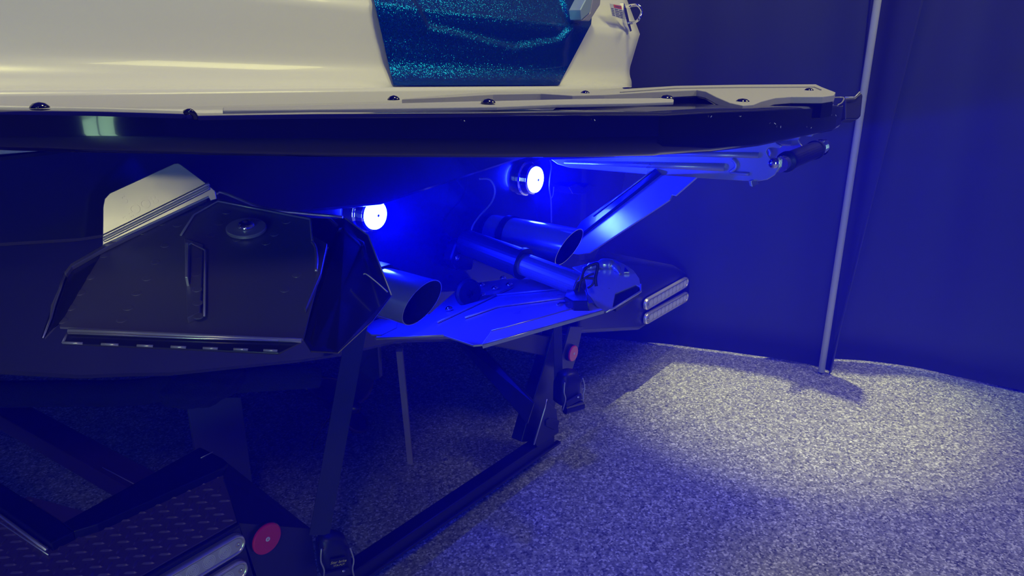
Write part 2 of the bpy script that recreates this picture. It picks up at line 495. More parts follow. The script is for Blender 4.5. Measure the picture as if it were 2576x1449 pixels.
text('WARNING', lq(.64, .14, .002), lab[1] - lab[0], lab[0] - lab[3], .010, 'ink', wl, 'warning_word', .0002)

# ---- lower transom and hull bottom
low = [(-260, 930), (60, 950), (200, 958), (330, 952), (430, 950), (760, 915), (860, 900), (1000, 866), (1180, 860), (1390, 800), (1440, 760), (1500, 650), (1560, 520), (1582, 400)]
zt = 1.40
outl = [Yp(u, v, YT + .01) for u, v in low]
outl += [Vector((2.76, YT + .01, zt)), Vector((-.15, YT + .01, zt + .06))]
bm = B(); slab(bm, outl, Vector((0, 4.6, 0)))
mk('lower_hull', bm, 'hullblack', boat, bevel=.012, label='black gloss lower hull and transom')
# overhanging upper block under the platform
bl = [(-260, 640), (200, 610), (520, 560), (960, 517), (1310, 402), (1345, 392)]
blk = [Yp(u, v, YT - .07) for u, v in bl]
top = [Vector((p.x, p.y, 1.425)) for p in blk[::-1]]
bm = B(); slab(bm, blk + top, Vector((0, .09, 0)))
mk('transom_overhang', bm, 'hullblack', boat, bevel=.008, label='black overhanging step of the transom above the lamps')

# ---- underwater lights
def lamp(u, v, r, lbl, y=YT):
    c = Yp(u, v, y - .035); ax = Vector((0, -1, 0))
    bm = B(); lathe(bm, c - ax * .045, ax, [(0, r * 1.30), (.012, r * 1.30), (.016, r * 1.16), (.040, r * 1.12), (.044, r * 1.0)])
    h = mk('underwater_light', bm, 'chrome' if lbl != 'x' else 'rubber', boat, smooth=False, label=lbl, bevel=.001)
    bm = B(); lathe(bm, c, ax, [(-.002, r * .98), (.004, r * .96), (.008, r * .8), (.010, r * .25), (.010, .0001)])
    mk('lens', bm, 'led', h, smooth=True, label='glowing blue-white lens')
    bm = B(); lathe(bm, c + ax * .0115, ax, [(-.002, r * .10), (.002, r * .10), (.003, .001)], 16)
    mk('centre_screw', bm, 'chrome', h, smooth=True)
lamp(1347, 452, .046, 'round underwater light glowing blue, under the middle of the platform')
lamp(944, 541, .040, 'round underwater light glowing blue, half hidden by the transom step')

# ---- swim platform
# (u, v top, v bottom, horizontal distance)
lip = [(-520, 262, 366, 1.10), (-300, 268, 372, .93), (0, 277, 385, .875), (240, 281, 391, .885), (470, 288, 394, .915), (500, 292, 396, .922), (800, 288, 400, .97), (1200, 286, 401, 1.07), (1440, 283, 400, 1.165), (1655, 284, 396, 1.27), (1672, 284, 394, 1.285), (1800, 277, 386, 1.40), (1922, 273, 371, 1.55), (1932, 272, 369, 1.565), (2030, 268, 348, 1.74), (2108, 265, 331, 1.96), (2122, 262, 322, 2.05)]
def ray_h(u, v, d):
    r = ray(u, v); h = math.hypot(r.x, r.y); # distance along view axis on the ground
    f_ = r.dot(VX); return CAM + r * (d / f_)
tops, bots = [], []
for u, v, vb, d in lip:
    T = ray_h(u, v, d); Bt = ray_h(u, vb, d)
    Bt = Vector((T.x, T.y, Bt.z)); tops.append(T); bots.append(Bt)
side_end = [(Vector((2.36, .80, 1.42)), Vector((2.36, .80, 1.36))), (Vector((2.52, 1.05, 1.415)), Vector((2.52, 1.05, 1.35))), (Vector((2.72, 1.42, 1.41)), Vector((2.72, 1.42, 1.34)))]
inner_px = {0: 271, 480: 268, 980: 256, 1300: 248, 1590: 238}
inner = []
for i, (T, (u, v, vb, d)) in enumerate(zip(tops, lip)):
    q = pw([(-600, 268), (0, 271), (480, 268), (980, 255), (1300, 246), (1590, 236), (2200, 226)])(u)
    if u < 1500:
        # the point straight ahead on the transom
        dirn = Vector((T.x - CAM.x, T.y - CAM.y, 0))
        p = Yp(u, q, YT + .005)
    else:
        fx_ = min(1, (u - 1500) / 400)
        p = Vector((min(2.68, T.x + .5 + .1 * fx_), YT + .005, 1.405))
    inner.append(p)
for a, b in side_end: tops.append(a); bots.append(b); inner.append(Vector((2.70, YT + .005, 1.405)))
bm = B()
rows = []
n = len(tops)
for i in range(n):
    T, Bt, I = tops[i], bots[i], inner[i]
    tg = (tops[min(i + 1, n - 1)] - tops[max(i - 1, 0)]); nrm = Vector((tg.y, -tg.x, 0)).normalized()
    rr = .010
    h = (T.z - Bt.z)
    row = [I, I.lerp(T - nrm * .05, .5), T - nrm * .05 + Vector((0, 0, -.0005)), T - nrm * rr * 1.6, T - nrm * rr * .5 - Vector((0, 0, rr * .12)), T - Vector((0, 0, rr * .5)), T - Vector((0, 0, rr * 1.2)), T - Vector((0, 0, h * .5)), Bt + Vector((0, 0, rr)), Bt - nrm * rr * .6 + Vector((0, 0, rr * .2)), Bt - nrm * rr * 2, Bt - nrm * .12 + Vector((0, 0, .02)), Vector((I.x, I.y, I.z - .05))]
    rows.append([bm.verts.new(p) for p in row])
for a, b in zip(rows, rows[1:]):
    for i in range(len(a) - 1): bm.faces.new((a[i], a[i + 1], b[i + 1], b[i]))
bm.faces.new(rows[0]); bm.faces.new(rows[-1][::-1])
plat = mk('swim_platform', bm, 'navy', boat, smooth=False, label='glossy black swim platform with a deep rounded edge')
me = plat.data
for p in me.polygons: p.use_smooth = True
e = plat.modifiers.new('edges', 'EDGE_SPLIT'); e.split_angle = math.radians(50)

# deck pads lie on the platform, each sheet shaped from its own outline
def dpad(pts, zf, name, mat, th=.006, lab=None):
    P3 = [Zp(u, v, zf(u, v)) for u, v in pts]
    bm = B(); slab(bm, P3, Vector((0, 0, -th)))
    return mk(name, bm, mat, plat, bevel=.0015, label=lab)
zA = lambda u, v: 1.62 - (.088 + .050 * max(0, u) / 1690)
def zA(u, v):
    return pw([(-100, 1.536), (480, 1.522), (1200, 1.511), (1690, 1.494), (1950, 1.472), (2130, 1.440), (2300, 1.430)])(u) + .003
stripA = [(560, 270), (900, 262), (1180, 255), (1450, 249), (1688, 246), (1695, 250), (1694, 256), (1600, 259), (1400, 262), (1250, 268), (900, 273), (560, 277)]
dpad([(u, v) for u, v in stripA], zA, 'deck_pad', 'pad', .006, 'narrow grey foam strip along the platform edge')
zB = lambda u, v: pw([(900, 1.485), (1600, 1.478), (2120, 1.472)])(u)
padB = [(1010, 249), (1110, 240), (1250, 230), (1400, 231), (1480, 229), (1600, 222), (1700, 216), (1860, 213), (2053, 212), (2068, 219), (2102, 232), (2098, 239), (2070, 243), (1990, 243), (1950, 246), (1915, 255), (1895, 263), (1868, 265), (1835, 258), (1800, 243), (1775, 230), (1752, 226), (1640, 231), (1520, 238), (1440, 240), (1360, 235), (1240, 237), (1120, 244)]
dpad(padB, zB, 'deck_pad', 'pad', .016, 'wide pale grey foam pad with a scalloped edge')
bm = B(); slab(bm, [Zp(u, v, zB(u, v)) - Vector((0, 0, .0165)) for u, v in padB], Vector((0, 0, -.035))); mk('pad_riser', bm, 'navy', plat, bevel=.002)
groove = [Zp(u, v, zB(u, v) + .0015) for u, v in ((1560, 232), (1700, 222), (1860, 220), (2048, 219), (2066, 226))]
bm = B(); tube(bm, groove, .0012, 6); mk('pad_groove', bm, 'padedge', plat, label='dark groove line in the wide foam pad')
for (u, v, r, f) in ((100, 271, .011, zA), (990, 251, .010, zA), (1228, 259, .012, zA), (1472, 235, .011, zB), (1677, 248, .014, zA), (1868, 256, .015, zB), (2035, 228, .012, zB)):
    c = Zp(u, v, f(u, v) - .001)
    bm = B(); lathe(bm, c, UP, [(0, r), (.002, r * .95), (.0055, r * .6), (.007, .0005)], 20)
    mk('deck_screw', bm, 'navy', plat, smooth=True, label='black domed screw cap')
# rub bead below the edge bead, kink and scuffs
bm = B(); tube(bm, smooth_path([ray_h(466, 283, .915), ray_h(478, 280, .913), ray_h(489, 289, .918), ray_h(492, 298, .920)], 4), .0035, 8)
mk('edge_joint', bm, 'navy', plat, smooth=True)
for (u, v, d) in ((1170, 305, .0), (1790, 292, 0), (1872, 292, 0), (2043, 318, 0), (2100, 286, 0), (1940, 312, 0), (1970, 319, 0), (1500, 300, 0)):
    for j in range(1):
        bm = B(); uu = u + random.uniform(-8, 8); vv = v + random.uniform(-3, 3)
        # nearest lip station distance
        dd = pw([(a[0], a[3]) for a in lip])(uu)
        p = ray_h(uu, vv, dd - .006); q = ray_h(uu + random.uniform(-3, 5), vv + random.uniform(2, 6), dd - .006)
        tube(bm, [p, q], .0007, 5)
        mk('edge_scuff', bm, 'labelwhite', plat, label='pale scuff on the black edge')
# corner piece and folding bracket at the starboard end
bm = B(); slab(bm, [D(u, v, 2.35) for u, v in ((2126, 246), (2150, 246), (2166, 232), (2171, 240), (2166, 292), (2158, 300), (2126, 300))], fw * .05)
mk('corner_fender', bm, 'rubber', plat, bevel=.004, label='black rubber corner fender')
bm = B(); tube(bm, [D(2126, 245, 2.34), D(2150, 245, 2.34), D(2163, 231, 2.34)], .0022, 8)
mk('corner_trim', bm, 'steel', plat, smooth=True)
bm = B(); tube(bm, smooth_path([D(2094, 246, 2.0), D(2112, 245, 2.04), D(2123, 247, 2.03), D(2118, 258, 1.99), D(2108, 264, 1.96)], 4), .002, 8)
mk('corner_trim', bm, 'steel', plat, smooth=True)
# ---- stainless platform brackets (two alike)
def bracket(X, first=True):
    P = [(1385, 401), (1660, 390), (1925, 352), (1946, 350), (1953, 360), (1967, 367), (1962, 373), (1944, 371), (1933, 372), (1927, 382), (1932, 392), (1941, 403), (1953, 402), (1958, 395), (1962, 403), (1961, 421), (1948, 441), (1930, 452), (1908, 456), (1870, 455), (1650, 441), (1432, 422), (1402, 413)]
    p3 = [Xp(u, v, 2.07) for u, v in P]
    dx = Vector((X - 2.07, 0, 0))
    bm = B(); slab(bm, [p + dx for p in p3], Vector((.008, 0, 0)))
    b = mk('platform_bracket', bm, 'steel', boat, bevel=.002, label='stainless folding bracket arm under the platform')
    bm = B(); tube(bm, [Xp(u, v, 2.066) + dx for u, v in ((1420, 409), (1600, 414), (1822, 421))], [.004, .009, .0115], 10); mk('stiffening_bead', bm, 'steel', b, smooth=True)
    bm = B(); tube(bm, [Xp(u, v, 2.066) + dx for u, v in ((1560, 391), (1740, 388), (1908, 391))], [.004, .007, .008], 10); mk('stiffening_bead', bm, 'steel', b, smooth=True)
    bm = B(); tube(bm, smooth_path([Xp(u, v, 2.066) + dx for u, v in ((1842, 400), (1852, 412), (1850, 424), (1838, 434), (1884, 438))], 5), .005, 8); mk('stiffening_bead', bm, 'steel', b, smooth=True)
    c = Xp(1945, 411, 2.062) + dx
    bm = B(); lathe(bm, c, Vector((-1, 0, 0)), [(-.02, .0145), (0, .0145), (.003, .012), (.004, .001)], 20); mk('pivot_bolt', bm, 'chrome', b, smooth=True)
    return b
br = bracket(2.07)
c0 = Xp(1962, 414, 2.08); ax = Vector((1, .0, .0))
bm = B(); lathe(bm, c0, ax, [(0, .022), (.05, .022)], 24); mk('sleeve_end', bm, 'chrome', br, smooth=False)
bm = B(); lathe(bm, c0 + ax * .05, ax, [(0, .029), (.012, .030), (.012, .026), (.275, .026), (.275, .030), (.29, .029)], 24); mk('pivot_sleeve', bm, 'rubber', br, label='black cross sleeve')
bm = B(); lathe(bm, c0 + ax * .34, ax, [(0, .022), (.05, .022), (.05, .027), (.07, .027)], 24); mk('sleeve_end', bm, 'chrome', br)
bracket(2.36)
bm = B(); slab(bm, [Xp(u, v, 2.05) for u, v in ((1883, 455), (1890, 455), (1893, 470), (1886, 468))], Vector((.05, 0, 0))); mk('stop_tab', bm, 'steel', br, bevel=.001)
bm = B(); slab(bm, [Vector((2.0, .62, 1.375)), Vector((2.42, .62, 1.375)), Vector((2.42, 1.40, 1.375)), Vector((2.0, 1.40, 1.375))], Vector((0, 0, .02))); mk('mounting_plate', bm, 'hullblack', br, bevel=.003)

# ---- port surf tab
A_, B_, C_ = D(160, 832, 1.14), D(760, 857, 1.16), D(560, 500, 1.53)
TP = plane3(A_, B_, C_); TN = TP[1]
def tpt(u, v, off=0): return PL(u, v, (TP[0] + TN * off, TN))
def disc(bm, c, n, r, h, seg=16): lathe(bm, c, n, [(-.001, r), (h * .6, r * .96), (h, r * .7), (h, .0004)], seg)
bm = B()
slab(bm, [tpt(*q) for q in ((150, 822), (158, 800), (262, 622), (470, 528), (545, 500), (785, 548), (785, 600), (824, 622), (802, 700), (762, 852))], -TN * .004)
dimples = [(262, 642), (227, 697), (202, 736), (178, 774), (157, 806), (391, 659), (370, 700), (344, 737), (322, 774), (306, 804), (505, 516), (407, 562), (446, 566), (359, 585), (416, 617), (570, 534), (551, 562), (531, 592), (720, 558), (690, 589), (669, 611), (596, 602), (638, 545), (746, 692), (716, 729)]
for q in dimples: disc(bm, tpt(*q), TN, .0085, .0010)
tab = mk('surf_tab', bm, 'tab', boat, label='large stainless steel surf tab with riveted plate and upright fin, on the port side')
bm = B()
wing = [(785, 548), (868, 549), (926, 592), (985, 742), (938, 805), (850, 886), (782, 882), (764, 854), (802, 700), (824, 622), (785, 600)]
slab(bm, [D(u, v, (1.49 - (v - 548) * .00098) + max(0, u - 785) * .0008) for u, v in wing], -TN * .004)
mk('side_plate', bm, 'hullblack', tab, bevel=.001, label='dark folded side plate of the tab')
bm = B(); tube(bm, [D(868, 549, 1.53), D(926, 592, 1.54), D(985, 742, 1.42)], .0016, 6); tube(bm, smooth_path([D(914, 690, 1.40), D(922, 690, 1.40), D(950, 712, 1.40), D(975, 735, 1.40)], 4), .0014, 6)
mk('plate_edge', bm, 'steel', tab, smooth=True, label='thin bright steel edge')
bm = B(); tube(bm, [tpt(u, v, .004) for u, v in ((455, 592), (487, 541), (548, 506), (780, 551), (785, 603), (824, 624))], .0022, 8); mk('inner_flange', bm, 'steel', tab, smooth=True)
bm = B(); tube(bm, smooth_path([D(u, v, dd) for u, v, dd in ((545, 487, 1.53), (556, 483, 1.54), (600, 500, 1.53), (645, 518, 1.52), (700, 530, 1.51), (862, 546, 1.53))], 5), .0030, 8); mk('rolled_edge', bm, 'brightsteel', tab, smooth=True)
# fin
FE = [(258, 619), (528, 492)]
fa, fb = tpt(258, 619, .006), tpt(528, 492, .006)
bm = B()
fin = [fa, D(262, 518, 1.385), D(266, 500, 1.39), D(275, 488, 1.40), D(445, 411, 1.60), D(526, 466, 1.56), fb]
FP = (D(400, 540, 1.37), Vector((-.50, -.81, .22)).normalized())
fin = [PL(u, v, FP) for u, v in ((258, 617), (259, 520), (263, 500), (276, 486), (420, 420), (438, 412), (448, 411), (456, 415), (526, 467), (528, 492))]
FN = FP[1]
slab(bm, fin, -FN * .004)
fino = mk('fin', bm, 'steel', tab, bevel=.001, label='upright polished steel fin with embossed marks')
fl = [PL(258, 617, FP), PL(528, 492, FP), tpt(528, 492, .002), tpt(258, 619, .002)]
bm = B(); slab(bm, fl, Vector((0, 0, -.003))); mk('root_flange', bm, 'steel', fino)
# rolled grooves and bright lip along the fin root
for (d0, r_, m_, o_) in ((-13, .0035, 'brightsteel', .004), (-6, .0030, 'steel', .004), (0, .0025, 'brightsteel', .004)):
    bm = B(); tube(bm, smooth_path([PL(262, 606 + d0, FP) + FN * o_, PL(300, 588 + d0, FP) + FN * o_, PL(505, 486 + d0, FP) + FN * o_, PL(524, 474 + d0 * .8, FP) + FN * o_], 5), r_, 8); mk('root_bead', bm, m_, fino, smooth=True)
bm = B(); slab(bm, [tpt(u, v, .010) for u, v in ((178, 663), (259, 617), (515, 492), (519, 498), (262, 624), (181, 670), (166, 690), (162, 684))], -TN * .008)
mk('front_lip', bm, 'brightsteel', tab, bevel=.0008, label='bright cream lit lip along the plate edge')
bm = B(); tube(bm, [tpt(u, v, .006) for u, v in ((164, 686), (150, 730), (134, 770), (128, 800), (108, 850))], [.003, .0025, .0035, .002, .001], 8); mk('front_lip', bm, 'brightsteel', tab, smooth=True)
bm = B(); slab(bm, [tpt(u, v, .002) for u, v in ((168, 684), (182, 670), (262, 624), (158, 800), (112, 850), (104, 848), (130, 770))], -TN * .003); mk('folded_flange', bm, 'hullblack', tab)
bm = B(); slab(bm, [PL(u, v, FP) for u, v in ((526, 467), (541, 480), (545, 500), (530, 505), (522, 490))], -FN * .004); mk('root_cap', bm, 'steel', fino, bevel=.001)
# embossed characters on the fin
fxd = (PL(400, 500, FP) - PL(300, 550, FP)).normalized(); fyd = FN.cross(fxd)
if fyd.z < 0: fyd = -fyd
for s, u, v, sz in (('S', 314, 503, .020), ('OOB', 362, 516, .024), ('::', 328, 538, .018), ('·:', 312, 548, .014)):
    text(s, PL(u, v, FP) + FN * .0005, fxd, fyd, sz, 'steel', fino, 'embossed_mark', .0006)
# ribs
def rib(pts, hgt, mat='tab'):
    bm = B(); base = [tpt(*q) for q in pts]; slab(bm, base, TN * hgt)
    return mk('rib', bm, mat, tab, bevel=.0015, label='upstanding stiffening rib')
rb = rib([(466, 612), (514, 628), (513, 640), (506, 800), (474, 815)], .012)
bm = B(); slab(bm, [tpt(u, v, .030) for u, v in ((466, 610), (474, 610), (472, 697), (465, 697))], -TN * .03); mk('rib_edge', bm, 'steel', rb, bevel=.0008)
bm = B(); tube(bm, [tpt(u, v, .014) for u, v in ((470, 618), (482, 612), (516, 630), (514, 795))], .0018, 6); mk('rib_edge', bm, 'steel', rb, smooth=True)
bm = B()
bm.free()
for q in ((496, 645), (492, 689), (496, 728), (497, 762), (500, 795)):
    bm = B(); disc(bm, tpt(*q, .012), TN, .008, .0010); mk('rivet', bm, 'tab', rb)
rb2 = rib([(788, 604), (824, 624), (808, 700), (770, 790), (766, 784), (796, 700)], .010)
bm = B(); tube(bm, smooth_path([tpt(u, v, .014) for u, v in ((785, 608), (794, 622), (797, 650), (795, 682))], 4), .0028, 8); mk('rib_edge', bm, 'brightsteel', rb2, smooth=True)
# washer and bolt
c = tpt(620, 577, .003)
bm = B(); lathe(bm, c, TN, [(0, .0375), (.0045, .0375), (.0060, .036), (.0060, .015)], 40); ws = mk('washer', bm, 'steel', tab, label='wide stainless washer')
bm = B(); lathe(bm, c + TN * .006, TN, [(0, .0165), (.004, .0165), (.009, .012), (.0105, .006), (.0105, .0045), (.006, .0035), (.006, .0002)], 28); mk('bolt_head', bm, 'chrome', ws, smooth=True)
text('17560-001', c + TN * .0062 + (tpt(640, 560) - tpt(620, 577)) * .9, tpt(650, 577) - tpt(600, 575), tpt(620, 540) - tpt(620, 580), .0075, 'tab', ws, 'stamped_number', .0003)
# piano hinge
bm = B(); slab(bm, [tpt(u, v, .003) for u, v in ((172, 836), (760, 858), (700, 888), (160, 863))], -TN * .004); hg = mk('piano_hinge', bm, 'hullblack', tab, bevel=.0008)
bm = B(); tube(bm, [tpt(172, 832, .006), tpt(460, 844, .006), tpt(758, 857, .006)], .0036, 10); mk('hinge_pin', bm, 'steel', hg, smooth=True)
bm = B(); tube(bm, [tpt(172, 838, .006), tpt(460, 850, .006), tpt(700, 857, .006)], .0018, 8); mk('hinge_seam', bm, 'brightsteel', hg, smooth=True)
for a, b in ((158, 208), (255, 298), (345, 385), (430, 468), (511, 548), (588, 624), (663, 698)):
    f = lambda x: 862 + (x - 158) * .038
    bm = B(); tube(bm, [tpt(a, f(a), .004), tpt(b, f(b), .004)], .0022, 8); mk('hinge_knuckle', bm, 'steel', hg, smooth=True)
bm = B(); tube(bm, [tpt(158, 862, .003), tpt(170, 838, .003)], .002, 6); mk('hinge_end', bm, 'steel', hg, smooth=True)

# ---- centre tab
zc0 = .925
def cz(u, v, z=zc0): return Zp(u, v, z)
CP = plane3(Zp(1213, 868, .930), Zp(1518, 780, .955), Zp(1300, 705, .86))
CN = CP[1]
def cpt(u, v, off=0): return PL(u, v, (CP[0] + CN * off, CP[1]))
bm = B(); slab(bm, [cpt(*q) for q in ((945, 851), (1116, 843), (1190, 868), (1213, 866), (1236, 834), (1492, 763), (1518, 779), (1540, 720), (1480, 690), (1290, 700), (1165, 715), (1080, 790), (955, 815))], -CN * .005)
ctab = mk('trim_tab', bm, 'steel', boat, bevel=.001, label='centre stainless trim tab lit bright blue from above')
bm = B(); slab(bm, [cpt(u, v, .004) for u, v in ((1236, 833), (1492, 762), (1519, 781), (1213, 869))], -CN * .008); mk('trailing_flange', bm, 'pad', ctab, bevel=.001, label='pale lavender trailing flange')
bm = B(); tube(bm, [cpt(1215, 868, .003), cpt(1518, 781, .003)], .0032, 8); mk('flange_lip', bm, 'brightsteel', ctab, smooth=True)
bm = B(); tube(bm, [cpt(1236, 833, .005), cpt(1380, 793, .005), cpt(1492, 762, .005)], .0022, 8); mk('flange_lip', bm, 'brightsteel', ctab, smooth=True)
bm = B(); tube(bm, [cpt(945, 851, .001), cpt(1116, 843, .001)], .0022, 8); mk('flange_lip', bm, 'steel', ctab, smooth=True)
# winglet at its outer end
W0, W1, W2 = cpt(1518, 781), D(1610, 724, 1.93), D(1540, 652, 2.06)
WP = plane3(W0, W1, W2); WN = WP[1]
def wpt(u, v, off=0): return PL(u, v, (WP[0] + WN * off, WN))
bm = B(); slab(bm, [wpt(*q) for q in ((1478, 735), (1500, 768), (1522, 784), (1541, 772), (1548, 738), (1600, 716), (1612, 722), (1608, 700), (1594, 680), (1570, 664), (1541, 652), (1505, 657), (1440, 672), (1470, 690))], -WN * .004)
wg = mk('winglet', bm, 'steel', ctab, bevel=.001, label='upturned end plate of the trim tab, lit blue')
bm = B(); slab(bm, [wpt(u, v, -.004) for u, v in ((1548, 736), (1600, 714), (1613, 726), (1608, 736), (1550, 776), (1541, 772))], -WN * .01); mk('winglet_underside', bm, 'hullblack', wg)
bm = B(); tube(bm, [wpt(1524, 785, .001), wpt(1546, 774, .001), wpt(1612, 733, .001), wpt(1612, 716, .001)], .0028, 8); mk('winglet_edge', bm, 'brightsteel', wg, smooth=True)
bm = B(); slab(bm, [wpt(u, v, .006) for u, v in ((1570, 684), (1572, 671), (1583, 684))], -WN * .004); mk('winglet_notch', bm, 'chrome', wg)
bm = B(); tube(bm, smooth_path([wpt(1466, 676, .004), wpt(1496, 668, .008), wpt(1524, 664, .010), wpt(1546, 670, .008), wpt(1560, 690, .004)], 5), [.004] * 3 + [.010] * 5 + [.015] * 6 + [.010] * 4 + [.004] * 3, 14); mk('added_glint_roll', bm, 'tip', wg, smooth=True)  # added rounded bump, shaped only to catch a glint of the lamp lens
# ridges and hardware on the tab
for pts_ in (((1170, 800), (1250, 772), (1400, 752), (1420, 750)), ((1100, 812), (1190, 770), (1290, 722)), ((1250, 742), (1400, 728), (1440, 724))):
    bm = B(); tube(bm, [cpt(u, v, .003) for u, v in pts_], .003, 8); mk('pressed_ridge', bm, 'steel', ctab, smooth=True)
bm = B(); tube(bm, [cpt(1402, 768, .004), cpt(1408, 762, .004), cpt(1455, 761, .004)], .003, 8); tube(bm, [cpt(1456, 749, .01), cpt(1479, 748, .01)], .003, 8); mk('clevis_pin', bm, 'chrome', ctab, smooth=True)
bm = B(); slab(bm, [cpt(u, v, .03) for u, v in ((1428, 718), (1458, 716), (1476, 735), (1480, 757), (1440, 757), (1420, 745))], -CN * .03); mk('actuator_mount', bm, 'hullblack', ctab, bevel=.003)
for u, v in ((1212, 720), (1213, 745), (1245, 728), (1266, 702), (1281, 719), (1130, 780)):
    bm = B(); lathe(bm, cpt(u, v, .002), CN, [(0, .011), (.005, .011), (.010, .007), (.012, .001)], 14); mk('bolt', bm, 'chrome', ctab, smooth=True)
bm = B(); rr = cpt(1171, 735, .03); lathe(bm, rr, Vector((-.35, -1, .15)), [(0, .036), (.012, .042), (.020, .042), (.026, .036), (.026, .012), (.010, .011), (.010, .001)], 32); mk('hinge_bushing', bm, 'rubber', ctab, label='black round rubber bushing')
bm = B(); slab(bm, [cpt(u, v, .0) for u, v in ((922, 835), (932, 800), (1000, 812), (998, 826), (960, 845), (935, 845))], CN * .004); mk('port_ear', bm, 'steel', ctab, bevel=.001)

# ---- exhaust tips
def exhaust(cu, cv, y, r, ln, lbl, slant=.5):
    c = Yp(cu, cv, y); bm = B(); seg = 40; rings = []
    for (t_, rr, inn) in ((ln, r * .94, 0), (ln * .3, r, 0), (0, r, 1), (0, r * .965, 1), (.05, r * .93, 0), (ln * .8, r * .85, 0)):
        ring = []
        for k in range(seg):
            an = 2 * math.pi * k / seg
            sl = slant * rr * math.sin(an) * (1 if (inn or t_ == .05) else .0)
            ring.append(bm.verts.new(Vector((c.x + rr * math.cos(an), c.y + t_ - sl, c.z + rr * math.sin(an)))))
        rings.append(ring)
    for a, b in zip(rings, rings[1:]):
        for k in range(seg): bm.faces.new((a[k], a[(k + 1) % seg], b[(k + 1) % seg], b[k]))
    bm.faces.new(rings[-1])
    e = mk('exhaust_tip', bm, 'tip', boat, smooth=True, label=lbl)
    m = e.modifiers.new('edges', 'EDGE_SPLIT'); m.split_angle = math.radians(40)
    e.data.materials.append(M['rubber'])
    for p in e.data.polygons:
        if p.index >= 3 * seg: p.material_index = 1
    return e, c
ex1, c1 = exhaust(1062, 762, 1.17, .062, .30, 'polished round exhaust tip on the port side, glinting white and blue')
ex2, c2 = exhaust(1432, 622, 1.18, .062, .30, 'polished round exhaust tip on the starboard side, behind the actuator')
bm = B(); lathe(bm, Vector((c2.x, c2.y + .22, c2.z)), Vector((0, 1, 0)), [(0, .066), (.02, .066), (.02, .056), (.10, .056)], 30); mk('exhaust_collar', bm, 'hullblack', ex2)
bm = B(); slab(bm, [Yp(u, v, 1.30) for u, v in ((962, 690), (960, 672), (985, 665), (1005, 675), (1016, 700))], Vector((0, .15, 0))); mk('exhaust_flange', bm, 'hullblack', ex1, bevel=.004)
# ---- actuator
a0, a1, a2 = Yp(1165, 607, 1.44), Yp(1318, 672, 1.20), Yp(1460, 718, 1.00)
ad = (a2 - a0).normalized()
a1 = a0 + ad * (a1 - a0).length
bm = B(); lathe(bm, a0, ad, [(0, .030), (.01, .040), ((a1 - a0).length - .012, .043), ((a1 - a0).length - .01, .047), ((a1 - a0).length, .047), ((a1 - a0).length, .034)], 32)
act = mk('actuator', bm, 'rubber' if False else 'paintb', boat, label='ribbed black actuator cylinder lit blue, running from the transom to the trim tab')
bm = B(); lathe(bm, a1 - ad * .01, ad, [(0, .033), ((a2 - a1).length + .01, .033)], 28); mk('actuator_rod', bm, 'tab', act)
bm = B(); slab(bm, [Yp(u, v, 1.44) for u, v in ((1135, 655), (1150, 610), (1168, 600), (1200, 620), (1190, 680), (1150, 680))], Vector((0, .04, 0))); mb = mk('actuator_mount', bm, 'rubber', act, bevel=.008)
for u, v in ((1170, 606), (1168, 636), (1148, 648)):
    bm = B(); c = Yp(u, v, 1.435); lathe(bm, c, Vector((0, -1, 0)), [(0, .009), (.005, .009), (.009, .005), (.010, .001)], 14); mk('mount_bolt', bm, 'chrome', mb, smooth=True)
# tangled hose guard at the rod end
def hose(pts, r, nm='hose', mat='rubber', par=None): 
    bm = B(); tube(bm, smooth_path(pts, 6), r, 8); return mk(nm, bm, mat, par or boat, smooth=True)
dh = 1.86
hose([D(1455, 735, dh), D(1462, 700, dh), D(1472, 676, dh), D(1490, 666, dh), D(1503, 664, dh), D(1502, 680, dh), D(1498, 700, dh), D(1500, 720, dh)], .004, par=act)
hose([D(1445, 730, dh), D(1452, 712, dh), D(1462, 706, dh), D(1478, 694, dh), D(1494, 688, dh)], .003, par=act)
hose([D(1467, 700, dh), D(1484, 700, dh), D(1494, 702, dh), D(1490, 716, dh), D(1478, 724, dh)], .003, par=act)
# cables
hose([Yp(1384, 402, YT - .01), Yp(1387, 420, YT - .03), Yp(1383, 450, YT - .05), Yp(1382, 475, YT - .05), Yp(1386, 505, YT - .03), Yp(1387, 560, YT - .02)], .0022, 'cable', 'wire')
hose([Yp(1386, 500, YT - .03), Yp(1391, 490, YT - .03), Yp(1393, 470, YT - .03)], .0014, 'cable', 'wire')
hose([Yp(1206, 450, YT - .03), Yp(1232, 452, YT - .04), Yp(1245, 478, YT - .05), Yp(1236, 510, YT - .05), Yp(1205, 545, YT - .05), Yp(1188, 572, YT - .05), Yp(1185, 596, YT - .05), Yp(1192, 608, YT - .04)], .0028, 'cable', 'wire')
# ---- starboard surf tab
S0, S1, S2 = D(1480, 636, 2.25), D(1752, 448, 2.35), D(1462, 600, 2.42)
sp_ = D(1555, 572, 2.32); SP = (sp_, ((CAM - sp_).normalized() + (Yp(1347, 452, YT - .05) - sp_).normalized()).normalized()); SN = SP[1]
bm = B(); slab(bm, [PL(u, v, SP) for u, v in ((1415, 634), (1445, 608), (1660, 440), (1752, 446), (1699, 492), (1690, 490), (1684, 503), (1482, 636), (1455, 640))], -SN * .005)
st = mk('surf_tab', bm, 'steel', boat, bevel=.001, label='starboard stainless surf tab standing folded up, glowing blue')
bm = B(); slab(bm, [PL(u, v, SP) + SN * .012 for u, v in ((1470, 560), (1655, 428), (1665, 438), (1450, 606), (1440, 600))], -SN * .012); mk('upper_flange', bm, 'hullblack', st, bevel=.001)
bm = B(); tube(bm, [PL(1500, 548, SP) + SN * .014, PL(1645, 437, SP) + SN * .014], .0022, 8); mk('flange_edge', bm, 'steel', st, smooth=True)
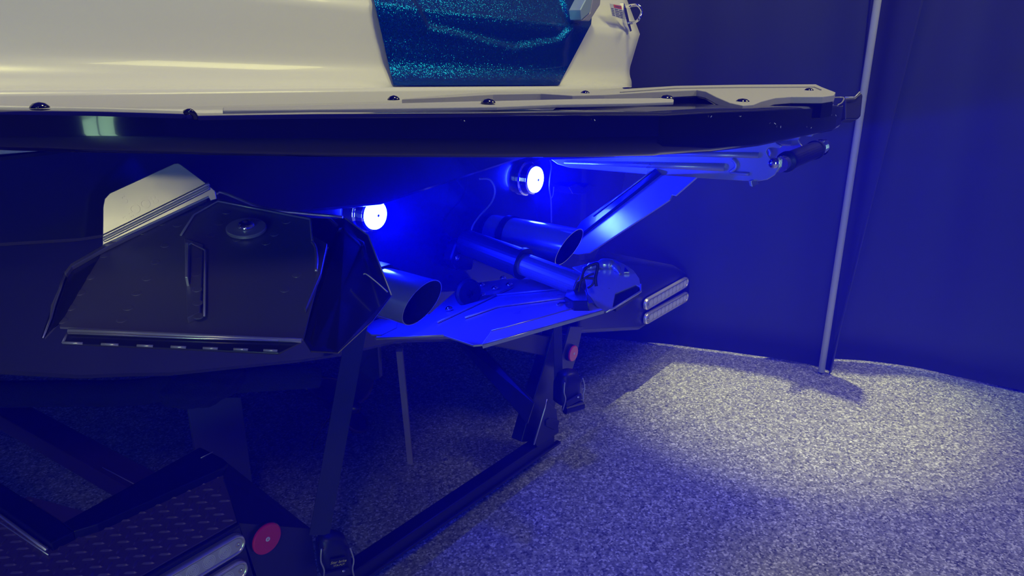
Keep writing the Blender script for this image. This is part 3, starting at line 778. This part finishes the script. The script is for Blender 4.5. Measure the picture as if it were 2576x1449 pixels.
bm = B(); slab(bm, [Yp(u, v, YT - .03) for u, v in ((1430, 470), (1450, 462), (1470, 472), (1482, 462), (1500, 470), (1470, 490), (1440, 488))], Vector((0, .05, 0))); mk('transom_fitting', bm, 'hullblack', boat, bevel=.003)
# pale spray rail under the platform at the port end, hull seam
bm = B(); slab(bm, [Yp(u, v, YT - .095) for u, v in ((-200, 362), (112, 379), (0, 388), (-200, 400))], Vector((0, .02, 0))); mk('spray_rail', bm, 'gel', boat, label='pale edge of the white hull below the platform')
# small folded plate seen at the far left under the platform
bm = B(); slab(bm, [D(u, v, dd) for u, v, dd in ((-60, 612, 1.36), (75, 577, 1.50), (128, 572, 1.52), (118, 720, 1.46), (98, 755, 1.42), (70, 715, 1.40), (-60, 780, 1.28))], fw * .01); p_ = mk('side_fin', bm, 'hullblack', boat, bevel=.001, label='dark folded fin plate left of the large surf tab')
bm = B(); tube(bm, [D(78, 575, 1.495), D(128, 570, 1.51)], .0014, 6); mk('fin_edge', bm, 'steel', p_, smooth=True)
bm = B(); tube(bm, [D(72, 716, 1.39), D(97, 754, 1.41)], .0008, 6); mk('fin_edge', bm, 'steel', p_, smooth=True)
# ---- propeller and rudder below the hull
pc = D(856, 1015, 2.62)
bm = B(); lathe(bm, pc, Vector((0, -1, .12)), [(-.07, .02), (-.05, .034), (.05, .032), (.09, .018), (.10, .002)], 24); prop = mk('propeller', bm, 'bronze', boat, smooth=True, label='dark bronze propeller under the hull')
for k in range(4):
    an0 = k * math.pi / 2 + .35
    bm = B(); rows = []
    for i in range(9):
        t_ = i / 8; rad = .03 + .15 * t_; wdt = .085 * math.sin(math.pi * (.18 + .74 * t_)) + .01
        row = []
        for j in range(7):
            s = (j / 6 - .5) * 2; an = an0 + s * wdt / rad * .5 + t_ * .35
            row.append(bm.verts.new(pc + Vector((rad * math.cos(an), s * wdt * .45, rad * math.sin(an)))))
        rows.append(row)
    for a, b in zip(rows, rows[1:]):
        for j in range(6): bm.faces.new((a[j], a[j + 1], b[j + 1], b[j]))
    bl_ = mk('blade', bm, 'bronze', prop, smooth=True); s_ = bl_.modifiers.new('s', 'SOLIDIFY'); s_.thickness = .005
bm = B(); lathe(bm, pc + Vector((0, .06, 0)), Vector((0, 1, .14)), [(0, .014), (1.1, .014)], 14); mk('shaft', bm, 'steel', boat, smooth=True)
bm = B(); slab(bm, [Vector((1.52, y, z)) for y, z in ((1.80, .80), (1.70, .78), (1.70, .52), (1.74, .50), (1.84, .53), (1.88, .79))], Vector((.018, 0, 0))); mk('rudder', bm, 'hullblack', boat, bevel=.006, label='black rudder blade behind the propeller')

# ================================================================== THE TRAILER
TY = 1.435
tr_ = thing('boat_trailer', (1.575, 2.2, 0), 'black boat trailer with diamond-plate step, low rear crossbeam and chrome-rimmed lamps', 'trailer')
bm = B(); p, q = Yp(880, 1441, TY), Yp(1370, 1108, TY)
d_ = (q - p).normalized()
beam(bm, p - d_ * .05, q + d_ * .03, .055, .042); mk('rear_crossbeam', bm, 'paint', tr_, bevel=.004)
bm = B(); beam(bm, p - d_ * .05 + Vector((0, -.028, -.022)), q + d_ * .06 + Vector((0, -.028, -.022)), .02, .010); mk('beam_flange', bm, 'paint', tr_, bevel=.002)
# step with diamond plate
ZS = .50
rear_r = Zp(598, 1313, ZS)
sx0, sx1 = -.28, rear_r.x
bm = B(); slab(bm, [Vector((sx0, TY, ZS)), Vector((sx1, TY, ZS)), Vector((.89, 1.63, ZS)), Vector((.93, 1.76, ZS)), Vector((.60, 1.76, ZS)), Vector((.54, 1.95, ZS)), Vector((sx0, 1.95, ZS))], Vector((0, 0, -.012)))
dp = mk('diamond_step', bm, simple('tread_plate_paint', (.17, .125, .15), .36, .4, bscale=60, bstr=.15, bd=.001), tr_, bevel=.001, label='dark raised diamond tread plate')
# raised tread bars as part of the plate surface
bm = B()
def lozenge(bm, c, dx, ln, wd, h):
    u = dx.normalized(); v_ = Vector((-u.y, u.x, 0)); N = 8
    top = bm.verts.new(c + Vector((0, 0, h))); ring = []
    t2 = [bm.verts.new(c + u * (ln * .28 * s) + Vector((0, 0, h * .95))) for s in (-1, 1)]
    ring = [bm.verts.new(c + u * (ln * .5 * math.cos(a)) + v_ * (wd * .5 * math.sin(a))) for a in [2 * math.pi * k / 12 for k in range(12)]]
    for k in range(12):
        a, b = ring[k], ring[(k + 1) % 12]
        x = ((k + .5) % 12)
        tt = t2[1] if (x < 3 or x > 9) else t2[0]
        bm.faces.new((a, b, tt))
    bm.faces.new((ring[3], t2[1], t2[0])); bm.faces.new((ring[9], t2[0], t2[1]))
    bm.verts.remove(top)
P0 = Zp(300, 1400, ZS)
da = (Zp(318, 1372, ZS) - Zp(290, 1420, ZS)); da.z = 0; da.normalize()
db = Vector((-da.y, da.x, 0))
cell = .0275
for i in range(-50, 51):
    for j in range(-50, 51):
        if (i + j) % 2 and False: continue
        c = Vector((.5, 1.6, ZS)) + da * (i * cell) + db * (j * cell)
        if not (sx0 + .02 < c.x < .97 and TY + .012 < c.y < 1.93): continue
        if c.x > sx1 + (.89 - sx1) * max(0, (c.y - TY)) / .2 - .012: continue
        if c.y > 1.735 and c.x > .54: continue
        dirn = da if (i + j) % 2 == 0 else db
        lozenge(bm, c, dirn, .031, .0085, .0034)
mk('tread_pattern', bm, dp.data.materials[0], dp, label='raised lozenge tread bars')
# square tubes round the step
bm = B(); slab(bm, [Zp(u, v, ZS + .022) for u, v in ((155, 1316), (503, 1124), (560, 1152), (574, 1164), (562, 1176), (245, 1318), (185, 1336))], Vector((0, 0, -.045))); mk('step_tube', bm, 'paint', tr_, bevel=.003)
bm = B(); slab(bm, [Zp(u, v, ZS + .022) for u, v in ((-300, 1018), (0, 1213), (155, 1313), (186, 1337), (128, 1366), (0, 1276), (-300, 1066))], Vector((0, 0, -.045))); mk('step_tube', bm, 'paint', tr_, bevel=.003)
bm = B(); tube(bm, [Zp(-60, 1255, ZS + .004), Zp(0, 1297, ZS + .004), Zp(118, 1384, ZS + .004)], .0045, 8); mk('trim_strip', bm, 'brightsteel', tr_, smooth=True, label='shiny trim strip catching the light')
bm = B(); tube(bm, [Zp(-60, 1276, ZS + .004), Zp(0, 1314, ZS + .004), Zp(122, 1396, ZS + .004)], .002, 8); mk('trim_strip', bm, 'brightsteel', tr_, smooth=True)
bm = B(); tube(bm, [Zp(505, 1152, ZS + .024), Zp(535, 1137, ZS + .024)], .0015, 6); mk('weld_seam', bm, 'steel', tr_, smooth=True)
# rear face below the step
bm = B(); slab(bm, [Vector((sx0, TY, ZS - .006)), Vector((sx1 + .005, TY, ZS - .006)), Vector((sx1 + .05, TY, .20)), Vector((sx0, TY, .20))], Vector((0, .012, 0))); mk('rear_panel', bm, 'paintb', tr_, bevel=.001)
bm = B(); tube(bm, [Vector((sx0, TY - .004, ZS - .008)), Vector((sx1, TY - .004, ZS - .008))], .007, 8); mk('panel_edge', bm, 'rubber', tr_, smooth=True)
# inner plate with the reflector
ip = [Zp(562, 1200, ZS + .012), Zp(574, 1166, ZS + .012), Yp(782, 1330, TY), Yp(800, 1460, TY), Yp(640, 1460, TY), Yp(600, 1316, TY)]
bm = B()
A = [bm.verts.new(p) for p in ip]; Bv = [bm.verts.new(p + Vector((0, .004, -.012))) for p in ip]
for f in ((0, 1, 2, 5), (2, 3, 4, 5)):
    bm.faces.new([A[i] for i in f]); bm.faces.new([Bv[i] for i in f][::-1])
for i in range(6): bm.faces.new((A[i], A[(i + 1) % 6], Bv[(i + 1) % 6], Bv[i]))
mk('inner_plate', bm, 'paintb', tr_, label='dark gusset plate carrying the round red reflector')
def reflector(u, v, r, y, lab):
    c = Yp(u, v, y - .004); ax = Vector((0, -1, 0.0))
    bm = B(); lathe(bm, c, ax, [(-.004, r * 1.04), (.005, r * 1.04)], 40); k = mk('reflector', bm, 'rubber', tr_, label=lab)
    bm = B(); lathe(bm, c + ax * .005, ax, [(0, r), (.004, r), (.006, r * .93), (.0062, r * .2), (.006, .0005)], 40); mk('reflector_disc', bm, 'red', k)
    bm = B(); lathe(bm, c + ax * .0105, ax, [(0, r * .155), (.002, r * .14), (.002, r * .06), (-.001, r * .05), (-.001, .0003)], 20); mk('rivet', bm, 'white', k)
reflector(667, 1352, .041, TY, 'round red reflector near the step lamps')
def oval_lamp(p, q, hgt, lab, both=True, inset=.02):
    """chrome bezel and ribbed clear lens on the plane Y = const, from p to q"""
    d = (q - p).normalized(); n = Vector((0, -1, 0)); s = Vector((0, 0, 1)); s = (s - d * s.dot(d)).normalized()
    def stad(r, off, ext):
        L = (q - p).length; pts = []
        for k in range(13):
            an = -math.pi / 2 + math.pi * k / 12; pts.append(q + d * (r * math.cos(an)) + s * (r * math.sin(an)) + n * off)
        for k in range(13):
            an = math.pi / 2 + math.pi * k / 12; pts.append(p + d * (r * math.cos(an)) + s * (r * math.sin(an)) + n * off)
        return pts
    bm = B(); rings = []
    for r, off in ((hgt / 2, 0), (hgt / 2, .008), (hgt * .44, .016), (hgt * .36, .016), (hgt * .34, .008)):
        rings.append([bm.verts.new(x) for x in stad(r, off, 0)])
    for a, b in zip(rings, rings[1:]):
        for k in range(26): bm.faces.new((a[k], a[(k + 1) % 26], b[(k + 1) % 26], b[k]))
    l = mk('lamp', bm, 'brightsteel', tr_, smooth=True, label=lab)
    bm = B(); slab(bm, stad(hgt * .345, .004, 0), n * .009); le = mk('lamp_lens', bm, 'lens', l, bevel=.002, label='clear ribbed lens')
    L = (q - p).length; nn = max(2, int(L / (hgt * .72)))
    for k in range(nn):
        c = p.lerp(q, (k + .3) / nn) + n * .0125
        bm = B(); 
        for rr in (.28, .21, .14, .07):
            cc = c; ring = [cc + (d * math.cos(2 * math.pi * j / 20) + s * math.sin(2 * math.pi * j / 20)) * (hgt * rr) for j in range(21)]
            tube(bm, ring, hgt * .016, 5, cap=False)
        mk('lens_rings', bm, 'ring', le, smooth=True)
    bm = B(); lathe(bm, q + n * .012 + d * (hgt * .1), n, [(0, hgt * .13), (.002, hgt * .12), (.002, hgt * .05), (-.002, .0003)], 16); mk('lamp_screw', bm, 'chrome', l)
lr = Yp(585, 1368, TY - .002); lrl = Vector((lr.x - .62, lr.y, lr.z))
oval_lamp(lrl, lr, .056, 'upper chrome-rimmed clear lamp on the near step')
lr2 = Yp(592, 1433, TY - .002); lrl2 = Vector((lr2.x - .62, lr2.y, lr2.z))
oval_lamp(lrl2, lr2, .056, 'lower chrome-rimmed clear lamp on the near step')
# inner rail running forward
bm = B(); a, b = Zp(345, 1222, .44), Zp(0, 1030, .44); d_ = (b - a).normalized()
beam(bm, a - d_ * .10, a + d_ * 2.6, .085, .06); mk('frame_rail', bm, 'rail', tr_, bevel=.003, label='brownish black frame rail running forward under the hull')
bm = B(); tube(bm, [Zp(258, 1176, .474), Zp(362, 1230, .474)], .0018, 6); mk('rail_edge', bm, 'brightsteel', tr_, smooth=True)
# bunk under the hull
bm = B(); pts = [(-80, 992, 1.95), (150, 990, 2.0), (330, 988, 2.02), (450, 970, 2.0), (620, 955, 2.05), (800, 945, 2.15)]
tube(bm, smooth_path([D(*q) for q in pts], 4), [.036] * 21, 12); bk = mk('bunk', bm, 'carpet', tr_, smooth=True, label='black carpeted bunk supporting the hull')
bm = B()
bmesh.ops.create_icosphere(bm, subdivisions=4, radius=1)
cc = D(520, 965, 1.98)
for v_ in bm.verts:
    k = 1 + .07 * math.sin(v_.co.x * 9) * math.cos(v_.co.z * 11 + 2 * v_.co.y)
    v_.co = cc + Vector((v_.co.x * .12 * k, v_.co.y * .07 * k, v_.co.z * .055 * k))
mk('bunk_end', bm, 'carpet', bk, smooth=True, label='ragged carpet-wrapped bunk end')
# far uprights
bm = B(); slab(bm, [Yp(u, v, TY + .02) for u, v in ((1392, 835), (1412, 835), (1412, 950), (1378, 1110), (1312, 1112), (1326, 1062), (1376, 896))], Vector((0, .05, 0))); mk('rear_upright', bm, 'paint', tr_, bevel=.003)
bm = B(); slab(bm, [Yp(u, v, TY + .03) for u, v in ((1180, 810), (1392, 848), (1392, 898), (1376, 897), (1180, 860))], Vector((0, .05, 0))); mk('upper_crossbar', bm, 'paint', tr_, bevel=.003)
bm = B(); slab(bm, [D(u, v, dd) for u, v, dd in ((1120, 830, 2.75), (1180, 840, 2.75), (1345, 1014, 2.50), (1328, 1068, 2.48))], fw * .05); mk('diagonal_brace', bm, 'paint', tr_, bevel=.003)
bm = B(); slab(bm, [Yp(u, v, TY - .02) for u, v in ((1435, 822), (1466, 822), (1460, 852), (1448, 905), (1437, 938), (1412, 930), (1412, 903))], Vector((0, .01, 0))); mk('reflector_bracket', bm, 'paintb', tr_, bevel=.001)
reflector(1438, 888, .032, TY - .022, 'round red reflector on the far bracket')
bm = B(); slab(bm, [Yp(u, v, TY - .03) for u, v in ((1378, 1010), (1400, 1030), (1406, 1088), (1352, 1124), (1345, 1112))], Vector((0, .008, 0))); gs = mk('gusset', bm, 'paintb', tr_, bevel=.001)
bm = B(); slab(bm, [Yp(u, v, TY - .036) for u, v in ((1374, 1058), (1382, 1052), (1408, 1058), (1404, 1076), (1394, 1081), (1374, 1072))], Vector((0, .012, 0))); mk('gusset_bolt', bm, 'rubber', gs, bevel=.002)
bm = B(); tube(bm, [Yp(1376, 1004, TY - .036), Yp(1371, 1026, TY - .036), Yp(1343, 1119, TY - .036)], [.0015, .003, .003], 8); mk('gusset_edge', bm, 'brightsteel', gs, smooth=True, label='bright edge')
# far fender with its lamps
fp_ = [Yp(u, v, TY + .005) for u, v in ((1452, 842), (1468, 706), (1500, 665), (1560, 652), (1650, 660), (1700, 668), (1728, 684), (1737, 700), (1737, 745), (1610, 832))]
bm = B(); slab(bm, fp_, Vector((0, .75, 0))); mk('fender', bm, 'paint', tr_, bevel=.02, seg=4, label='black rounded fender on the far side')
def far_lamp(v0, v1, lab):
    p, q = Yp(1625, v0, TY - .002), Yp(1720, v1, TY - .002)
    oval_lamp(q, p, .055, lab)
far_lamp(764, 710, 'upper clear lamp on the far fender')
far_lamp(800, 747, 'lower clear lamp on the far fender')

# ================================================================== loose things
def ratchet_strap(name, lab, top, bot, wd, ratchet_c, sc, near):
    root = thing(name, (bot.x, bot.y, bot.z - .2), lab, 'strap')
    d = (top - bot).normalized(); s = Vector((.93, -.36, 0)); s = (s - d * s.dot(d)).normalized()
    bm = B(); nst = 9; 
    for k in range(1):
        slab(bm, [bot - s * wd / 2, bot + s * wd / 2, top + s * wd / 2, top - s * wd / 2], s.cross(d).normalized() * .003)
    for k in (-.3, -.1, .1, .3):
        beam(bm, bot + s * wd * k - s.cross(d).normalized() * .001, top + s * wd * k - s.cross(d).normalized() * .001, wd * .1, .0035, s.cross(d))
    mk('webbing', bm, 'web', root, label='black ribbed webbing')
    # boot: rounded rubber cover
    bm = B(); bmesh.ops.create_cube(bm, size=1)
    bmesh.ops.subdivide_edges(bm, edges=bm.edges[:], cuts=6, use_grid_fill=True)
    for v_ in bm.verts:
        c = v_.co; 
        zt_ = c.z + .5
        k = 1 - .28 * max(0, zt_ - .55) ** 1.2 / .45
        n_ = Vector((c.x, c.y, 0)); 
        sq = 1 - .14 * (abs(c.x * 2) ** 4) * (abs(c.y * 2) ** 4)
        x, y, z = c.x * k * sq * .092 * sc, c.y * k * sq * .075 * sc, c.z * .125 * sc
        if zt_ > .8: z -= .020 * sc * ((abs(c.x * 2)) ** 2 + (abs(c.y * 2)) ** 2) * .5
        v_.co = ratchet_c + s * x + Vector((s.y, -s.x, 0)) * y * -1 + UP * z
    bt = mk('ratchet_cover', bm, 'rubber', root, smooth=True, label='rounded black rubber ratchet cover')
    sd = Vector((s.y, -s.x, 0)).normalized()
    if sd.dot(ratchet_c - CAM) > 0: sd = -sd
    fc = ratchet_c + sd * (.039 * sc)
    for k in (-1, 1):
        bm = B(); tube(bm, smooth_path([fc + s * (k * .040 * sc) + UP * (.035 * sc), fc + s * (k * .046 * sc) + UP * 0 + sd * .006, fc + s * (k * .040 * sc) - UP * .03 * sc + sd * .008, fc + s * (k * .046 * sc) - UP * .075 * sc], 5), .0022 * sc, 8)
        mk('side_plate', bm, 'steel', root, smooth=True)
    bm = B(); slab(bm, [fc + s * (a * sc) + UP * (b * sc) + sd * .012 for a, b in ((-.040, -.040), (.030, -.022), (.034, -.045), (-.036, -.062))], -sd * .01)
    hd = mk('ratchet_handle', bm, 'paintb', root, bevel=.002)
    bm = B(); lathe(bm, fc + s * (.012 * sc) - UP * (.030 * sc) + sd * .013, sd, [(0, .005), (.003, .004), (.004, .0005)], 14); mk('handle_rivet', bm, 'chrome', hd, smooth=True)
    bm = B(); lathe(bm, fc - UP * (.075 * sc) - s * .04, s, [(0, .017 * sc), (.08 * sc, .017 * sc)], 20); mk('spool', bm, 'paint', root)
    if near:
        bm = B(); slab(bm, [fc + s * a + UP * b + sd * .004 for a, b in ((-.019, .002), (.024, .010), (.024, -.022), (-.019, -.030))], -sd * .004)
        lb = mk('maker_label', bm, 'paint', root, label='black label with yellow lettering')
        text('Star brite', fc + s * .0025 - UP * .006 + sd * .0047, s + UP * .18, UP, .0115, 'yellow', lb, 'label_words', .0002, .25)
        text('STA-PUT', fc + s * .0035 - UP * .0165 + sd * .0047, s + UP * .18, UP, .0080, 'yellow', lb, 'label_words', .0002, .1)
        bm = B(); slab(bm, [fc - s * .036 - UP * .066 + sd * .01, fc - s * .018 - UP * .058 + sd * .01, fc - s * .018 - UP * .11 + sd * .01, fc - s * .036 - UP * .11 + sd * .01], -sd * .004); mk('hook_plate', bm, 'brightsteel', root, bevel=.001)
    return root
ratchet_strap('tie_down_strap', 'near black tie-down strap with yellow-lettered rubber ratchet cover',
              Yp(905, 780, TY + .02), Yp(803, 1345, TY - .02), .056, Yp(838, 1385, TY - .03), 1.0, True)
ratchet_strap('tie_down_strap', 'far black tie-down strap with rubber ratchet cover beside the small far reflector',
              Yp(1402, 800, TY - .01), Yp(1404, 950, TY - .03), .038, Yp(1427, 968, TY - .06), 1.05, False)
# padded hanging end below the far cover
ws0, ws1 = Zp(1033, 1164, .0), D(1005, 880, 2.62)
bm = B(); beam(bm, ws0 + Vector((0, 0, .002)), ws1, .022, .022)
o = mk('wooden_stick', bm, 'wood'); 
o['label'] = 'pale square wooden stick propped upright on the floor under the stern'; o['category'] = 'stick'
bd = [Yp(470, 1000, 2.02), Yp(606, 1000, 2.02)]
bm = B(); slab(bm, [Vector((bd[0].x, 2.02, .003)), Vector((bd[1].x, 2.02, .003)), Vector((bd[1].x, 2.02, bd[1].z)), Vector((bd[0].x, 2.02, bd[0].z))], Vector((0, .012, 0)))
o = mk('grey_board', bm, 'board', bevel=.001); o['label'] = 'flat grey board standing on the floor behind the near step, below the bunk'; o['category'] = 'board'
# wheel of the trailer in the dark behind the strap
wc = Vector((.80, 2.75, .31))

# ================================================================== blue scattering volume added to imitate camera veil and lamp bloom
bm = B(); slab(bm, [Vector((-5.15, -6.9, .0005)), Vector((7.9, -6.9, .0005)), Vector((7.9, 8.9, .0005)), Vector((-5.15, 8.9, .0005))], Vector((0, 0, 5.0)))
mh = bpy.data.materials.new('added_blue_veil'); mh.use_nodes = True; t = mh.node_tree; t.nodes.clear()
out = t.nodes.new('ShaderNodeOutputMaterial'); vsn = t.nodes.new('ShaderNodeVolumeScatter')
vsn.inputs['Color'].default_value = (.004, .004, 1, 1); vsn.inputs['Density'].default_value = .10; vsn.inputs['Anisotropy'].default_value = 0
t.links.new(vsn.outputs[0], out.inputs['Volume'])
hz = mk('blue_veil', bm, mh, kind='stuff'); hz['label'] = 'thin blue scattering volume added to imitate camera veil across the room'; hz['category'] = 'blue_veil'
hz.display_type = 'WIRE'
